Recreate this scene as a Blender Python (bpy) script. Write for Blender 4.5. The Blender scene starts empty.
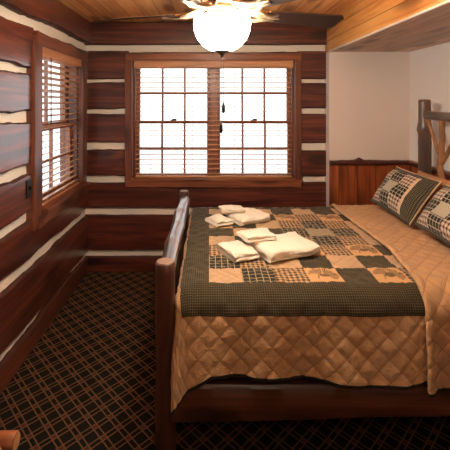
import bpy, bmesh, math, random
from mathutils import Vector, Matrix, noise
random.seed(7)
PI = math.pi
C = bpy.context.scene.collection
SC = bpy.context.scene

# ------------------------------------------------------------------ dimensions (metres, eye at the origin looking along +Y)
EYE = 1.66
XL, XR = -1.176, 1.905          # left log wall, right plastered wall
YB, YA, YF = 3.644, 3.553, -1.1  # log wall, alcove wall, wall behind the viewer
ZC, ZS = 2.437, 2.136           # ceiling, alcove soffit
XS = 1.137                      # soffit face

# ------------------------------------------------------------------ node helpers
def new_mat(name):
    m = bpy.data.materials.new(name); m.use_nodes = True
    nt = m.node_tree; b = nt.nodes['Principled BSDF']
    return m, nt, b
def N(nt, typ, **kw):
    n = nt.nodes.new(typ)
    for k, v in kw.items(): setattr(n, k, v)
    return n
def link(nt, a, b): nt.links.new(a, b)
def setin(nt, sock, v):
    if hasattr(v, 'is_output'): nt.links.new(v, sock)
    else: sock.default_value = v
def mth(nt, op, a, b=None, c=None):
    n = N(nt, 'ShaderNodeMath', operation=op)
    setin(nt, n.inputs[0], a)
    if b is not None: setin(nt, n.inputs[1], b)
    if c is not None: setin(nt, n.inputs[2], c)
    return n.outputs[0]
def mixc(nt, f, a, b, mode='MIX'):
    n = N(nt, 'ShaderNodeMix', data_type='RGBA', blend_type=mode)
    setin(nt, n.inputs[0], f); setin(nt, n.inputs[6], a); setin(nt, n.inputs[7], b)
    return n.outputs[2]
def rgb(r, g, b): return (r, g, b, 1)
def coords(nt, kind='Object', scale=(1, 1, 1), rot=(0, 0, 0), rand=False):
    t = N(nt, 'ShaderNodeTexCoord'); mp = N(nt, 'ShaderNodeMapping')
    link(nt, t.outputs[kind], mp.inputs[0])
    mp.inputs['Scale'].default_value = scale; mp.inputs['Rotation'].default_value = rot
    if rand:
        oi = N(nt, 'ShaderNodeObjectInfo'); mu = N(nt, 'ShaderNodeMath', operation='MULTIPLY')
        link(nt, oi.outputs['Random'], mu.inputs[0]); mu.inputs[1].default_value = 37.0
        cx = N(nt, 'ShaderNodeCombineXYZ')
        for i in range(3): link(nt, mu.outputs[0], cx.inputs[i])
        link(nt, cx.outputs[0], mp.inputs['Location'])
    return mp.outputs[0]
def noise_tex(nt, vec, scale=5, detail=5, rough=.55, dist=0):
    n = N(nt, 'ShaderNodeTexNoise'); link(nt, vec, n.inputs['Vector'])
    n.inputs['Scale'].default_value = scale; n.inputs['Detail'].default_value = detail
    n.inputs['Roughness'].default_value = rough; n.inputs['Distortion'].default_value = dist
    return n.outputs['Fac']
def ramp(nt, fac, stops):
    r = N(nt, 'ShaderNodeValToRGB'); link(nt, fac, r.inputs[0])
    e = r.color_ramp.elements
    while len(e) < len(stops): e.new(.5)
    for k, (p, c) in enumerate(stops): e[k].position = p; e[k].color = c
    return r.outputs[0]
def bump(nt, b, h, strength=.3, dist=.01):
    n = N(nt, 'ShaderNodeBump'); n.inputs['Strength'].default_value = strength
    n.inputs['Distance'].default_value = dist
    link(nt, h, n.inputs['Height']); link(nt, n.outputs[0], b.inputs['Normal'])

def wood(name, light, mid, dark, axis='X', rough=.4, coat=0., knots=True, fine=1., bumpk=.25, plank=None, rough_var=.1, kmax=.36, cior=1.5):
    """grain runs along axis; plank=(axis letter, width) adds board joints"""
    m, nt, b = new_mat(name)
    lo, hi = 1.2, 22. * fine
    sc = {'X': (lo, hi, hi), 'Y': (hi, lo, hi), 'Z': (hi, hi, lo)}[axis]
    v = coords(nt, 'Object', sc, rand=True)
    off = None
    if plank:
        raw = N(nt, 'ShaderNodeTexCoord').outputs['Object']
        sp = N(nt, 'ShaderNodeSeparateXYZ'); link(nt, raw, sp.inputs[0])
        q = mth(nt, 'DIVIDE', sp.outputs['XYZ'.index(plank[0])], plank[1])
        cell = mth(nt, 'FLOOR', q); fr = mth(nt, 'FRACT', q)
        wn = N(nt, 'ShaderNodeTexWhiteNoise', noise_dimensions='1D'); link(nt, cell, wn.inputs['W'])
        va = N(nt, 'ShaderNodeVectorMath', operation='ADD')
        sc2 = N(nt, 'ShaderNodeVectorMath', operation='SCALE'); link(nt, wn.outputs['Color'], sc2.inputs[0]); sc2.inputs['Scale'].default_value = 40
        link(nt, v, va.inputs[0]); link(nt, sc2.outputs[0], va.inputs[1]); v = va.outputs[0]
    g = noise_tex(nt, v, 1., 6, .62, .6)
    big = noise_tex(nt, coords(nt, 'Object', (2.2, 2.2, 2.2), rand=True), 1.1, 2)
    col = ramp(nt, g, [(.34, dark), (.5, mid), (.64, light)])
    col = mixc(nt, mth(nt, 'MULTIPLY', big, .55), col, mixc(nt, .5, mid, dark))
    h = g
    if knots:
        ks = {'X': (2.2, 6, 6), 'Y': (6, 2.2, 6), 'Z': (6, 6, 2.2)}[axis]
        kv = N(nt, 'ShaderNodeTexVoronoi'); kv.inputs['Scale'].default_value = .8
        vv = coords(nt, 'Object', ks, rand=True)
        if plank:
            va2 = N(nt, 'ShaderNodeVectorMath', operation='ADD'); link(nt, vv, va2.inputs[0]); link(nt, sc2.outputs[0], va2.inputs[1]); vv = va2.outputs[0]
        link(nt, vv, kv.inputs['Vector'])
        k = mth(nt, 'SMOOTHSTEP' if False else 'LESS_THAN', kv.outputs['Distance'], 2)  # unused
        mr = N(nt, 'ShaderNodeMapRange', interpolation_type='SMOOTHSTEP')
        link(nt, kv.outputs['Distance'], mr.inputs[0]); mr.inputs[1].default_value = kmax * .42; mr.inputs[2].default_value = kmax
        mr.inputs[3].default_value = .8; mr.inputs[4].default_value = 0
        col = mixc(nt, mr.outputs[0], col, tuple(x * .35 for x in dark[:3]) + (1,))
    if plank:
        tone = mth(nt, 'MULTIPLY_ADD', wn.outputs['Value'], .5, .72)
        cc = N(nt, 'ShaderNodeCombineXYZ')
        for i in range(3): link(nt, tone, cc.inputs[i])
        col = mixc(nt, 1., col, cc.outputs[0], 'MULTIPLY')
        edge = mth(nt, 'MINIMUM', fr, mth(nt, 'SUBTRACT', 1., fr))
        seam = mth(nt, 'LESS_THAN', edge, .0035 / plank[1])
        col = mixc(nt, mth(nt, 'MULTIPLY', seam, .75), col, tuple(x * .25 for x in dark[:3]) + (1,))
        h = mth(nt, 'SUBTRACT', g, mth(nt, 'MULTIPLY', seam, 3.))
    link(nt, col, b.inputs['Base Color'])
    link(nt, mth(nt, 'MULTIPLY_ADD', g, rough_var, rough), b.inputs['Roughness'])
    if coat: b.inputs['Coat Weight'].default_value = coat; b.inputs['Coat Roughness'].default_value = .24; b.inputs['Coat IOR'].default_value = cior
    bump(nt, b, h, bumpk, .004)
    return m
def plain(name, c, rough=.5, metal=0., var=.12, nscale=8, bumpk=0.):
    m, nt, b = new_mat(name)
    g = noise_tex(nt, coords(nt), nscale, 4)
    link(nt, mixc(nt, mth(nt, 'MULTIPLY', g, var * 2), c, tuple(x * .7 for x in c[:3]) + (1,)), b.inputs['Base Color'])
    b.inputs['Roughness'].default_value = rough; b.inputs['Metallic'].default_value = metal
    if bumpk: bump(nt, b, noise_tex(nt, coords(nt), nscale * 12, 3), bumpk, .003)
    return m
def emit(name, c, s):
    m, nt, b = new_mat(name)
    b.inputs['Base Color'].default_value = c; b.inputs['Emission Color'].default_value = c
    b.inputs['Emission Strength'].default_value = s
    return m

# fabric: patterns live in a metre-scaled UV map
def fabric(name, kind, base, line=None, pitch=.02, width=.2, line2=None):
    m, nt, b = new_mat(name)
    uv = N(nt, 'ShaderNodeTexCoord').outputs['UV']
    sp = N(nt, 'ShaderNodeSeparateXYZ'); link(nt, uv, sp.inputs[0]); u, v = sp.outputs[0], sp.outputs[1]
    def stripe(c, p, w): return mth(nt, 'LESS_THAN', mth(nt, 'FRACT', mth(nt, 'DIVIDE', c, p)), w)
    wv = noise_tex(nt, coords(nt, 'UV', (1, 1, 1)), 220, 2)
    big = noise_tex(nt, coords(nt, 'UV', (1, 1, 1)), 14, 4)
    col = base
    if kind == 'grid':
        s = mth(nt, 'MAXIMUM', stripe(u, pitch, width), stripe(v, pitch, width))
        col = mixc(nt, mth(nt, 'MULTIPLY', s, .85), base, line)
    elif kind == 'gingham':
        s = mth(nt, 'MULTIPLY', mth(nt, 'ADD', stripe(u, pitch, width), stripe(v, pitch, width)), .5)
        col = mixc(nt, s, base, line)
        if line2:
            t = mth(nt, 'MAXIMUM', stripe(mth(nt, 'ADD', u, pitch * .7), pitch, .12), stripe(mth(nt, 'ADD', v, pitch * .7), pitch, .12))
            col = mixc(nt, mth(nt, 'MULTIPLY', t, .7), col, line2)
    elif kind == 'cone':
        # printed pine cone with needle sprays, second UV map holds patch-local -1..1 coordinates
        l = N(nt, 'ShaderNodeUVMap', uv_map='patch'); ls = N(nt, 'ShaderNodeSeparateXYZ'); link(nt, l.outputs[0], ls.inputs[0])
        x, y = ls.outputs[0], ls.outputs[1]
        nz = noise_tex(nt, l.outputs[0], 5, 3)
        tot = None
        for (cx, cy, a0, spread, R) in ((-.05, .05, 2.35, .95, .85), (.12, .10, .8, .85, .75), (.2, -.05, -.3, .8, .75)):
            dx, dy = mth(nt, 'SUBTRACT', x, cx), mth(nt, 'SUBTRACT', y, cy)
            r = mth(nt, 'SQRT', mth(nt, 'ADD', mth(nt, 'MULTIPLY', dx, dx), mth(nt, 'MULTIPLY', dy, dy)))
            th = mth(nt, 'ARCTAN2', dy, dx)
            da = mth(nt, 'ABSOLUTE', mth(nt, 'SUBTRACT', th, a0))
            sec = mth(nt, 'LESS_THAN', da, spread)
            nd = mth(nt, 'GREATER_THAN', mth(nt, 'ADD', mth(nt, 'SINE', mth(nt, 'MULTIPLY', th, 34.)), mth(nt, 'MULTIPLY', nz, .8)), -.05)
            rr = mth(nt, 'LESS_THAN', r, mth(nt, 'MULTIPLY_ADD', nz, .3, R - .15))
            k = mth(nt, 'MULTIPLY', mth(nt, 'MULTIPLY', sec, nd), rr)
            tot = k if tot is None else mth(nt, 'MAXIMUM', tot, k)
        ex, ey = mth(nt, 'DIVIDE', mth(nt, 'SUBTRACT', x, .08), .34), mth(nt, 'DIVIDE', mth(nt, 'ADD', y, .05), .24)
        el = mth(nt, 'LESS_THAN', mth(nt, 'ADD', mth(nt, 'MULTIPLY', ex, ex), mth(nt, 'MULTIPLY', ey, ey)), 1.)
        sx = mth(nt, 'ADD', x, mth(nt, 'MULTIPLY_ADD', mth(nt, 'MULTIPLY', y, y), .35, .32))
        stem = mth(nt, 'MULTIPLY', mth(nt, 'LESS_THAN', mth(nt, 'ABSOLUTE', sx), .035), mth(nt, 'LESS_THAN', mth(nt, 'ABSOLUTE', mth(nt, 'ADD', y, .3)), .3))
        vo = N(nt, 'ShaderNodeTexVoronoi'); link(nt, l.outputs[0], vo.inputs['Vector']); vo.inputs['Scale'].default_value = 11
        cone = mixc(nt, vo.outputs['Distance'], line, line2)
        col = mixc(nt, mth(nt, 'MULTIPLY', tot, .85), base, line)
        col = mixc(nt, mth(nt, 'MULTIPLY', stem, .8), col, line)
        col = mixc(nt, mth(nt, 'MULTIPLY', el, .9), col, cone)
    if kind == 'quilt':
        a = mth(nt, 'ADD', u, v); d = mth(nt, 'SUBTRACT', u, v)
        def groove(c):
            f = mth(nt, 'FRACT', mth(nt, 'DIVIDE', c, pitch)); return mth(nt, 'MINIMUM', f, mth(nt, 'SUBTRACT', 1., f))
        e = mth(nt, 'MINIMUM', groove(a), groove(d))
        st = mth(nt, 'LESS_THAN', e, .018)
        col = mixc(nt, mth(nt, 'MULTIPLY', st, .75), base, line)
        hh = mth(nt, 'ADD', mth(nt, 'MINIMUM', mth(nt, 'MULTIPLY', e, 4.), 1.), mth(nt, 'MULTIPLY', noise_tex(nt, coords(nt, 'UV'), 70, 5, .75), 1.8))
        bump(nt, b, hh, .7, .006)
    else:
        bump(nt, b, mth(nt, 'ADD', wv, mth(nt, 'MULTIPLY', big, 2.)), .35, .003)
    shade = mth(nt, 'MULTIPLY_ADD', big, .3, .85)
    cc = N(nt, 'ShaderNodeCombineXYZ')
    for i in range(3): link(nt, shade, cc.inputs[i])
    link(nt, mixc(nt, 1., col, cc.outputs[0], 'MULTIPLY'), b.inputs['Base Color'])
    b.inputs['Roughness'].default_value = .92
    b.inputs['Sheen Weight'].default_value = .1
    b.inputs['Specular IOR Level'].default_value = .2
    return m

M = {}
M['logx'] = wood('log_stain_back', rgb(.22, .056, .030), rgb(.105, .023, .014), rgb(.030, .008, .006), 'X', .36, .4)
M['logy'] = wood('log_stain_left', rgb(.25, .058, .030), rgb(.12, .025, .014), rgb(.032, .009, .006), 'Y', .34, 1., cior=1.9)
M['trimx'] = wood('casing_stain_x', rgb(.35, .120, .048), rgb(.25, .076, .031), rgb(.12, .035, .015), 'X', .38, .3)
M['trimy'] = wood('casing_stain_y', rgb(.27, .083, .037), rgb(.18, .050, .023), rgb(.08, .024, .012), 'Y', .38, .3)
M['trimz'] = wood('casing_stain_z', rgb(.23, .074, .034), rgb(.155, .045, .021), rgb(.07, .021, .011), 'Z', .38, .3)
M['sash'] = wood('sash_stain', rgb(.40, .18, .10), rgb(.30, .12, .065), rgb(.18, .065, .035), 'Z', .4, .2, knots=False)
M['slat'] = wood('blind_wood', rgb(.66, .34, .17), rgb(.56, .26, .12), rgb(.40, .17, .075), 'X', .4, .1, knots=False, bumpk=.05)
M['slaty'] = wood('blind_wood_y', rgb(.66, .34, .17), rgb(.56, .26, .12), rgb(.40, .17, .075), 'Y', .4, .1, knots=False, bumpk=.05)
M['ceil'] = wood('ceiling_pine', rgb(.82, .46, .19), rgb(.72, .35, .125), rgb(.45, .17, .055), 'Y', .4, .15, plank=('X', .145))
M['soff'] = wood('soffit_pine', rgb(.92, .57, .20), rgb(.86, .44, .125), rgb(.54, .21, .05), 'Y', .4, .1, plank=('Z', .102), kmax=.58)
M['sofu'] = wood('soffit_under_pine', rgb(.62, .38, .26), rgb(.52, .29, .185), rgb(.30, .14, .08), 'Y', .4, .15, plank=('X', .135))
M['wains'] = wood('wainscot_pine', rgb(.50, .16, .050), rgb(.36, .095, .030), rgb(.16, .038, .015), 'Z', .35, .25, plank=('X', .175), kmax=.58)
M['wainsy'] = wood('wainscot_pine_side', rgb(.50, .16, .050), rgb(.36, .095, .030), rgb(.16, .038, .015), 'Z', .35, .25, plank=('Y', .175), kmax=.58)
M['bedlog'] = wood('peeled_log_dark', rgb(.20, .125, .088), rgb(.115, .068, .048), rgb(.045, .026, .019), 'Z', .36, .3, fine=.7)
M['bedlogy'] = wood('peeled_log_dark_y', rgb(.23, .14, .10), rgb(.14, .08, .055), rgb(.06, .033, .023), 'Y', .25, 1., fine=.7, cior=1.8)
M['bedpost'] = wood('post_red_log', rgb(.14, .048, .026), rgb(.075, .024, .014), rgb(.028, .010, .007), 'Z', .36, .3, fine=.7)
M['railx'] = wood('rail_slab', rgb(.22, .075, .030), rgb(.125, .038, .017), rgb(.05, .015, .008), 'X', .36, .3)
M['twig'] = wood('peeled_twig', rgb(.52, .27, .11), rgb(.38, .17, .065), rgb(.19, .075, .03), 'Z', .45, .1, fine=.8)
M['bark'] = plain('live_edge_bark', rgb(.065, .020, .012), .6, var=.3, nscale=20, bumpk=.3)
M['endgrain'] = plain('end_grain', rgb(.27, .16, .10), .5, var=.3, nscale=30)
M['endlight'] = plain('end_grain_pale', rgb(.62, .33, .14), .5, var=.25, nscale=30)
M['bench'] = wood('bench_log', rgb(.46, .17, .06), rgb(.34, .105, .035), rgb(.16, .045, .018), 'X', .35, .3, fine=.7)
M['chink'] = plain('chinking', rgb(.88, .82, .71), .85, var=.08, nscale=5, bumpk=.3)
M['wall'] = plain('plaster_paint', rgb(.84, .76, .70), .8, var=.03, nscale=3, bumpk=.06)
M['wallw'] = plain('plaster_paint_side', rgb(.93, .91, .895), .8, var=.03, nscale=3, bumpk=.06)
M['paint'] = plain('lit_edge_white', rgb(.82, .78, .74), .6, var=.03)  # pale tone standing for light on the alcove return and soffit edge
M['black'] = plain('switch_black', rgb(.012, .010, .010), .35)
M['bronze'] = plain('aged_bronze', rgb(.09, .055, .032), .35, .85)
M['brass'] = plain('antique_brass', rgb(.22, .15, .09), .5, .75, var=.2)
M['fitter'] = plain('fitter_bronze', rgb(.20, .12, .065), .5, .6)
M['chain'] = plain('chain_metal', rgb(.12, .09, .07), .4, .7)
M['blade'] = wood('fan_blade_walnut', rgb(.036, .015, .013), rgb(.024, .010, .009), rgb(.012, .006, .005), 'X', .28, .35, knots=False, bumpk=.05)
M['towel'] = None
M['globe'] = emit('lit_opal_glass', rgb(1., .87, .71), 52.)
M['bulb'] = emit('lit_bulb', rgb(1., .85, .66), 2600.)
M['snow'] = plain('snow', rgb(.85, .87, .9), .9)
M['cord'] = plain('blind_cord', rgb(.45, .25, .14), .8)

def towel_mat():
    m, nt, b = new_mat('terry_cream')
    v = coords(nt)
    f = noise_tex(nt, v, 260, 2); g = noise_tex(nt, v, 30, 3)
    link(nt, mixc(nt, mth(nt, 'MULTIPLY', g, .4), rgb(.86, .79, .66), rgb(.74, .64, .49)), b.inputs['Base Color'])
    b.inputs['Roughness'].default_value = .95; b.inputs['Sheen Weight'].default_value = .3
    bump(nt, b, mth(nt, 'ADD', f, mth(nt, 'MULTIPLY', g, .8)), .6, .004)
    return m
M['towel'] = towel_mat()
def glass_mat():
    m = bpy.data.materials.new('window_glass'); m.use_nodes = True; nt = m.node_tree
    for n in list(nt.nodes): nt.nodes.remove(n)
    o = N(nt, 'ShaderNodeOutputMaterial'); mx = N(nt, 'ShaderNodeMixShader')
    t = N(nt, 'ShaderNodeBsdfTransparent'); g = N(nt, 'ShaderNodeBsdfGlossy'); g.inputs['Roughness'].default_value = .02
    t.inputs[0].default_value = rgb(.96, .98, .97)
    fr = N(nt, 'ShaderNodeFresnel'); fr.inputs[0].default_value = 1.45
    ge = N(nt, 'ShaderNodeNewGeometry')
    link(nt, mth(nt, 'MULTIPLY', fr.outputs[0], mth(nt, 'SUBTRACT', 1., ge.outputs['Backfacing'])), mx.inputs[0]); link(nt, t.outputs[0], mx.inputs[1]); link(nt, g.outputs[0], mx.inputs[2])
    link(nt, mx.outputs[0], o.inputs[0]); return m
M['glass'] = glass_mat()
def carpet_mat():
    m, nt, b = new_mat('lattice_carpet')
    v = coords(nt, 'Object', (1, 1, 1), (0, 0, 0))
    sp = N(nt, 'ShaderNodeSeparateXYZ'); link(nt, v, sp.inputs[0])
    ca, sa = math.cos(math.radians(44)), math.sin(math.radians(44))
    X, Y = sp.outputs[0], sp.outputs[1]
    U = mth(nt, 'DIVIDE', mth(nt, 'ADD', mth(nt, 'MULTIPLY', X, ca), mth(nt, 'MULTIPLY', Y, sa)), .087)
    V = mth(nt, 'DIVIDE', mth(nt, 'SUBTRACT', mth(nt, 'MULTIPLY', Y, ca), mth(nt, 'MULTIPLY', X, sa)), .087)
    def cen(c): return mth(nt, 'ABSOLUTE', mth(nt, 'SUBTRACT', mth(nt, 'FRACT', c), .5))   # 0 on the band centre
    du, dv = cen(U), cen(V)
    def line(d, off, w): return mth(nt, 'LESS_THAN', mth(nt, 'ABSOLUTE', mth(nt, 'SUBTRACT', d, off)), w)
    ln = mth(nt, 'MAXIMUM', line(du, .15, .040), line(dv, .15, .040))
    # little flower where the bands cross
    r = mth(nt, 'SQRT', mth(nt, 'ADD', mth(nt, 'MULTIPLY', du, du), mth(nt, 'MULTIPLY', dv, dv)))
    star = mth(nt, 'LESS_THAN', r, .12)
    fz = noise_tex(nt, coords(nt), 180, 2)
    lnf = mth(nt, 'MULTIPLY', ln, mth(nt, 'MULTIPLY_ADD', fz, .8, .35))
    col = mixc(nt, mth(nt, 'MINIMUM', lnf, 1.), rgb(.0075, .0085, .0065), rgb(.19, .095, .048))
    col = mixc(nt, mth(nt, 'MULTIPLY', star, mth(nt, 'MULTIPLY_ADD', fz, .6, .2)), col, rgb(.16, .05, .03))
    col = mixc(nt, mth(nt, 'MULTIPLY', fz, .2), col, rgb(.03, .02, .012))
    link(nt, col, b.inputs['Base Color']); b.inputs['Roughness'].default_value = .97
    b.inputs['Specular IOR Level'].default_value = .1
    bump(nt, b, fz, .5, .004)
    return m
M['carpet'] = carpet_mat()
GREEN = rgb(.020, .021, .012)
M['tan'] = fabric('quilted_tan', 'quilt', rgb(.54, .325, .165), rgb(.24, .125, .055), .092)
M['tanp'] = fabric('patch_tan', 'quilt', rgb(.52, .35, .205), rgb(.26, .15, .07), .054)
M['sage'] = fabric('patch_sage', 'quilt', rgb(.34, .27, .17), rgb(.22, .16, .09), .054)
M['mini'] = fabric('patch_green_check', 'grid', GREEN, rgb(.15, .105, .055), .0105, .17)
M['win'] = fabric('patch_windowpane', 'grid', GREEN, rgb(.46, .35, .22), .032, .12)
M['chk'] = fabric('patch_gingham', 'gingham', rgb(.50, .32, .17), rgb(.022, .016, .010), .0245, .5)
M['cone'] = fabric('patch_pine_cone', 'cone', rgb(.56, .33, .15), rgb(.050, .036, .018), .02, .2, rgb(.16, .085, .04))
M['bind'] = plain('dark_binding', rgb(.022, .02, .014), .9)
M['pmini'] = fabric('sham_green_check', 'grid', rgb(.022, .023, .016), rgb(.20, .17, .12), .011, .2)
M['pwin'] = fabric('sham_windowpane', 'grid', rgb(.022, .022, .016), rgb(.52, .46, .37), .030, .13)
M['pchk'] = fabric('sham_red_gingham', 'gingham', rgb(.58, .50, .40), rgb(.035, .022, .018), .026, .45, rgb(.22, .05, .03))
M['psage'] = fabric('sham_sage', 'plain', rgb(.40, .37, .28))
M['pcream'] = fabric('sham_piping', 'plain', rgb(.60, .45, .29))
M['ptan'] = fabric('pillow_tan', 'plain', rgb(.46, .24, .11))

# ------------------------------------------------------------------ mesh helpers
def finish(name, bm, mats, parent=None, smooth=False, loc=None, bevel=0., autos=None):
    me = bpy.data.meshes.new(name)
    bmesh.ops.recalc_face_normals(bm, faces=bm.faces)
    bm.to_mesh(me); bm.free()
    for m in (mats if isinstance(mats, (list, tuple)) else [mats]): me.materials.append(m)
    if smooth:
        for p in me.polygons: p.use_smooth = True
        if autos:
            me.set_sharp_from_angle(angle=math.radians(autos))
    o = bpy.data.objects.new(name, me); C.objects.link(o)
    if parent is not None: o.parent = parent
    if loc is not None: o.location = loc
    if bevel:
        md = o.modifiers.new('bevel', 'BEVEL'); md.width = bevel; md.segments = 2; md.limit_method = 'ANGLE'
    return o
def box(bm, x0, x1, y0, y1, z0, z1, mi=0):
    vs = [bm.verts.new((x, y, z)) for z in (z0, z1) for y in (y0, y1) for x in (x0, x1)]
    for f in ((0, 2, 3, 1), (4, 5, 7, 6), (0, 1, 5, 4), (2, 6, 7, 3), (0, 4, 6, 2), (1, 3, 7, 5)):
        bm.faces.new([vs[i] for i in f]).material_index = mi
def boxobj(name, dims, mat, parent=None, bevel=.003):
    bm = bmesh.new(); box(bm, *dims); return finish(name, bm, mat, parent, bevel=bevel)
def struct(o):
    o['kind'] = 'structure'; return o
def tag(o, label, cat, group=None):
    o['label'] = label; o['category'] = cat
    if group: o['group'] = group
    return o
def empty(name, loc, label, cat, group=None):
    o = bpy.data.objects.new(name, None); C.objects.link(o); o.location = loc; o.empty_display_size = .1
    return tag(o, label, cat, group)
def part(o, root):
    """parent o to root keeping its place"""
    o.parent = root; o.matrix_parent_inverse = Matrix.Translation(root.location).inverted() if root.type == 'EMPTY' else root.matrix_basis.inverted()
    return o
def nz(a, b=0., c=0.): return noise.noise(Vector((a, b, c)))
def tube(bm, pts, rad, seg=14, rough=.0, seed=0., mi=0, capmi=None, dome=.0, freq=9.):
    pts = [Vector(p) for p in pts]
    if not hasattr(rad, '__len__'): rad = [rad] * len(pts)
    rings = []; up = None
    for i, p in enumerate(pts):
        d = (pts[min(i + 1, len(pts) - 1)] - pts[max(i - 1, 0)]).normalized()
        if up is None: up = Vector((0, 0, 1)) if abs(d.z) < .9 else Vector((1, 0, 0))
        s = d.cross(up).normalized(); up = s.cross(d).normalized()
        ring = []
        for k in range(seg):
            a = 2 * PI * k / seg
            q = s * math.cos(a) + up * math.sin(a)
            r = rad[i] * (1 + rough * nz(q.x * 1.3 + seed, q.y * 1.3 + p.length * freq * .35, q.z * 1.3 + seed * .7))
            ring.append(bm.verts.new(p + q * r))
        rings.append(ring)
    for a, b in zip(rings, rings[1:]):
        for k in range(seg):
            f = bm.faces.new((a[k], a[(k + 1) % seg], b[(k + 1) % seg], b[k])); f.material_index = mi; f.smooth = True
    for ring, s in ((rings[0], -1), (rings[-1], 1)):
        f = bm.faces.new(ring if s > 0 else ring[::-1]); f.material_index = mi if capmi is None else capmi
    return rings
def line_pts(a, b, n, wob=0., seed=0.):
    a, b = Vector(a), Vector(b); d = (b - a).normalized()
    s = d.cross(Vector((.3, .2, .93))).normalized(); t = s.cross(d)
    out = []
    for i in range(n + 1):
        k = i / n; w = wob * math.sin(PI * k) if False else wob
        out.append(a.lerp(b, k) + s * nz(k * 3 + seed, 1.7) * w + t * nz(k * 3 + seed, 9.1) * w)
    return out
def logobj(name, a, b, r0, r1, mats, parent, wob=.01, rough=.12, seed=0., n=24, seg=16, chamfer=.008, knobs=()):
    pts = line_pts(a, b, n, wob, seed); L = (Vector(b) - Vector(a)).length
    d0 = (pts[1] - pts[0]).normalized(); d1 = (pts[-1] - pts[-2]).normalized()
    rad = [r0 + (r1 - r0) * i / n for i in range(n + 1)]
    for kpos, kamp in knobs:
        for i in range(n + 1):
            rad[i] *= 1 + kamp * math.exp(-((i / n - kpos) * L / .03) ** 2)
    pts = [pts[0] - d0 * chamfer] + pts + [pts[-1] + d1 * chamfer]
    rad = [r0 * .84] + rad + [r1 * .84]
    bm = bmesh.new(); tube(bm, pts, rad, seg, rough, seed, 0, 1)
    me_o = finish(name, bm, mats, None, smooth=False)
    for p in me_o.data.polygons: p.use_smooth = len(p.vertices) == 4
    return part(me_o, parent) if parent is not None else me_o
def lathe(bm, prof, seg=32, c=(0, 0, 0), mi=0, caps=True):
    rings = []
    for r, z in prof:
        rings.append([bm.verts.new((c[0] + r * math.cos(2 * PI * k / seg), c[1] + r * math.sin(2 * PI * k / seg), c[2] + z)) for k in range(seg)])
    for a, b in zip(rings, rings[1:]):
        for k in range(seg):
            f = bm.faces.new((a[k], a[(k + 1) % seg], b[(k + 1) % seg], b[k])); f.smooth = True; f.material_index = mi
    if not caps: return
    if prof[0][0] > 1e-6: bm.faces.new(rings[0][::-1]).material_index = mi
    if prof[-1][0] > 1e-6: bm.faces.new(rings[-1]).material_index = mi

# ------------------------------------------------------------------ room shell
struct(boxobj('floor', (XL - .2, XR + .2, YF - .1, YB + .2, -.12, 0), M['carpet'], bevel=0))
struct(boxobj('ceiling', (XL - .2, XR + .2, YF - .1, YB + .2, ZC, ZC + .1), M['ceil'], bevel=0))
# outside
g = struct(boxobj('ground', (-60, 60, -40, 90, -.7, -.5), M['snow'], bevel=0))

def wall_hole(name, mat, axis, face, thick, a0, a1, z0, z1, h=None):
    """axis 'Y': wall facing -Y at y=face; axis 'X': wall facing +X at x=face (thickness to -X)"""
    bm = bmesh.new()
    rects = [(a0, a1, z0, z1)]
    if h:
        ha0, ha1, hz0, hz1 = h
        rects = [(a0, ha0, z0, z1), (ha1, a1, z0, z1), (ha0, ha1, z0, hz0), (ha0, ha1, hz1, z1)]
    for (p, q, r, s) in rects:
        if axis == 'Y': box(bm, p, q, face, face + thick, r, s)
        else: box(bm, face - thick, face, p, q, r, s)
    return struct(finish(name, bm, mat))
# window openings (along the wall, then height)
BW = (-.742, .832, .915, 2.068)
LW = (2.60, 3.44, .915, 2.055)
wb = wall_hole('wall_back', M['chink'], 'Y', YB + .035, .15, XL - .2, XS + .02, 0, ZC, BW)
wl = wall_hole('wall_left', M['chink'], 'X', XL - .035, .15, YF, YB + .035, 0, ZC, LW)
struct(boxobj('wall_right', (XR, XR + .15, YF, YB + .2, 0, ZC), M['wallw'], bevel=0))
struct(boxobj('wall_front', (XL - .2, XR + .15, YF - .15, YF, 0, ZC), M['wall'], bevel=0))
bm = bmesh.new(); box(bm, XS + .004, XR, YA, YB + .185, 0, ZS + .1)
struct(finish('wall_alcove', bm, M['wall'], bevel=.004))
struct(boxobj('lit_return', (XS, XS + .005, YA - .001, YB + .03, 1.13, ZS), M['paint'], bevel=0))  # lamp light on the wall's side return, put into a whiter colour
# soffit box
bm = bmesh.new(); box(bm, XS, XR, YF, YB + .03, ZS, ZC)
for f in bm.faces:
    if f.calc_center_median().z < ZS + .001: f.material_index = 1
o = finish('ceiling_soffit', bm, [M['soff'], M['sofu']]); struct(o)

struct(boxobj('edge_highlight', (XS - .006, XS + .010, YF, YA, ZS - .004, ZS + .008), M['paint'], bevel=.002))  # white strip added as a slim highlight along the soffit's lower edge
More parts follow.
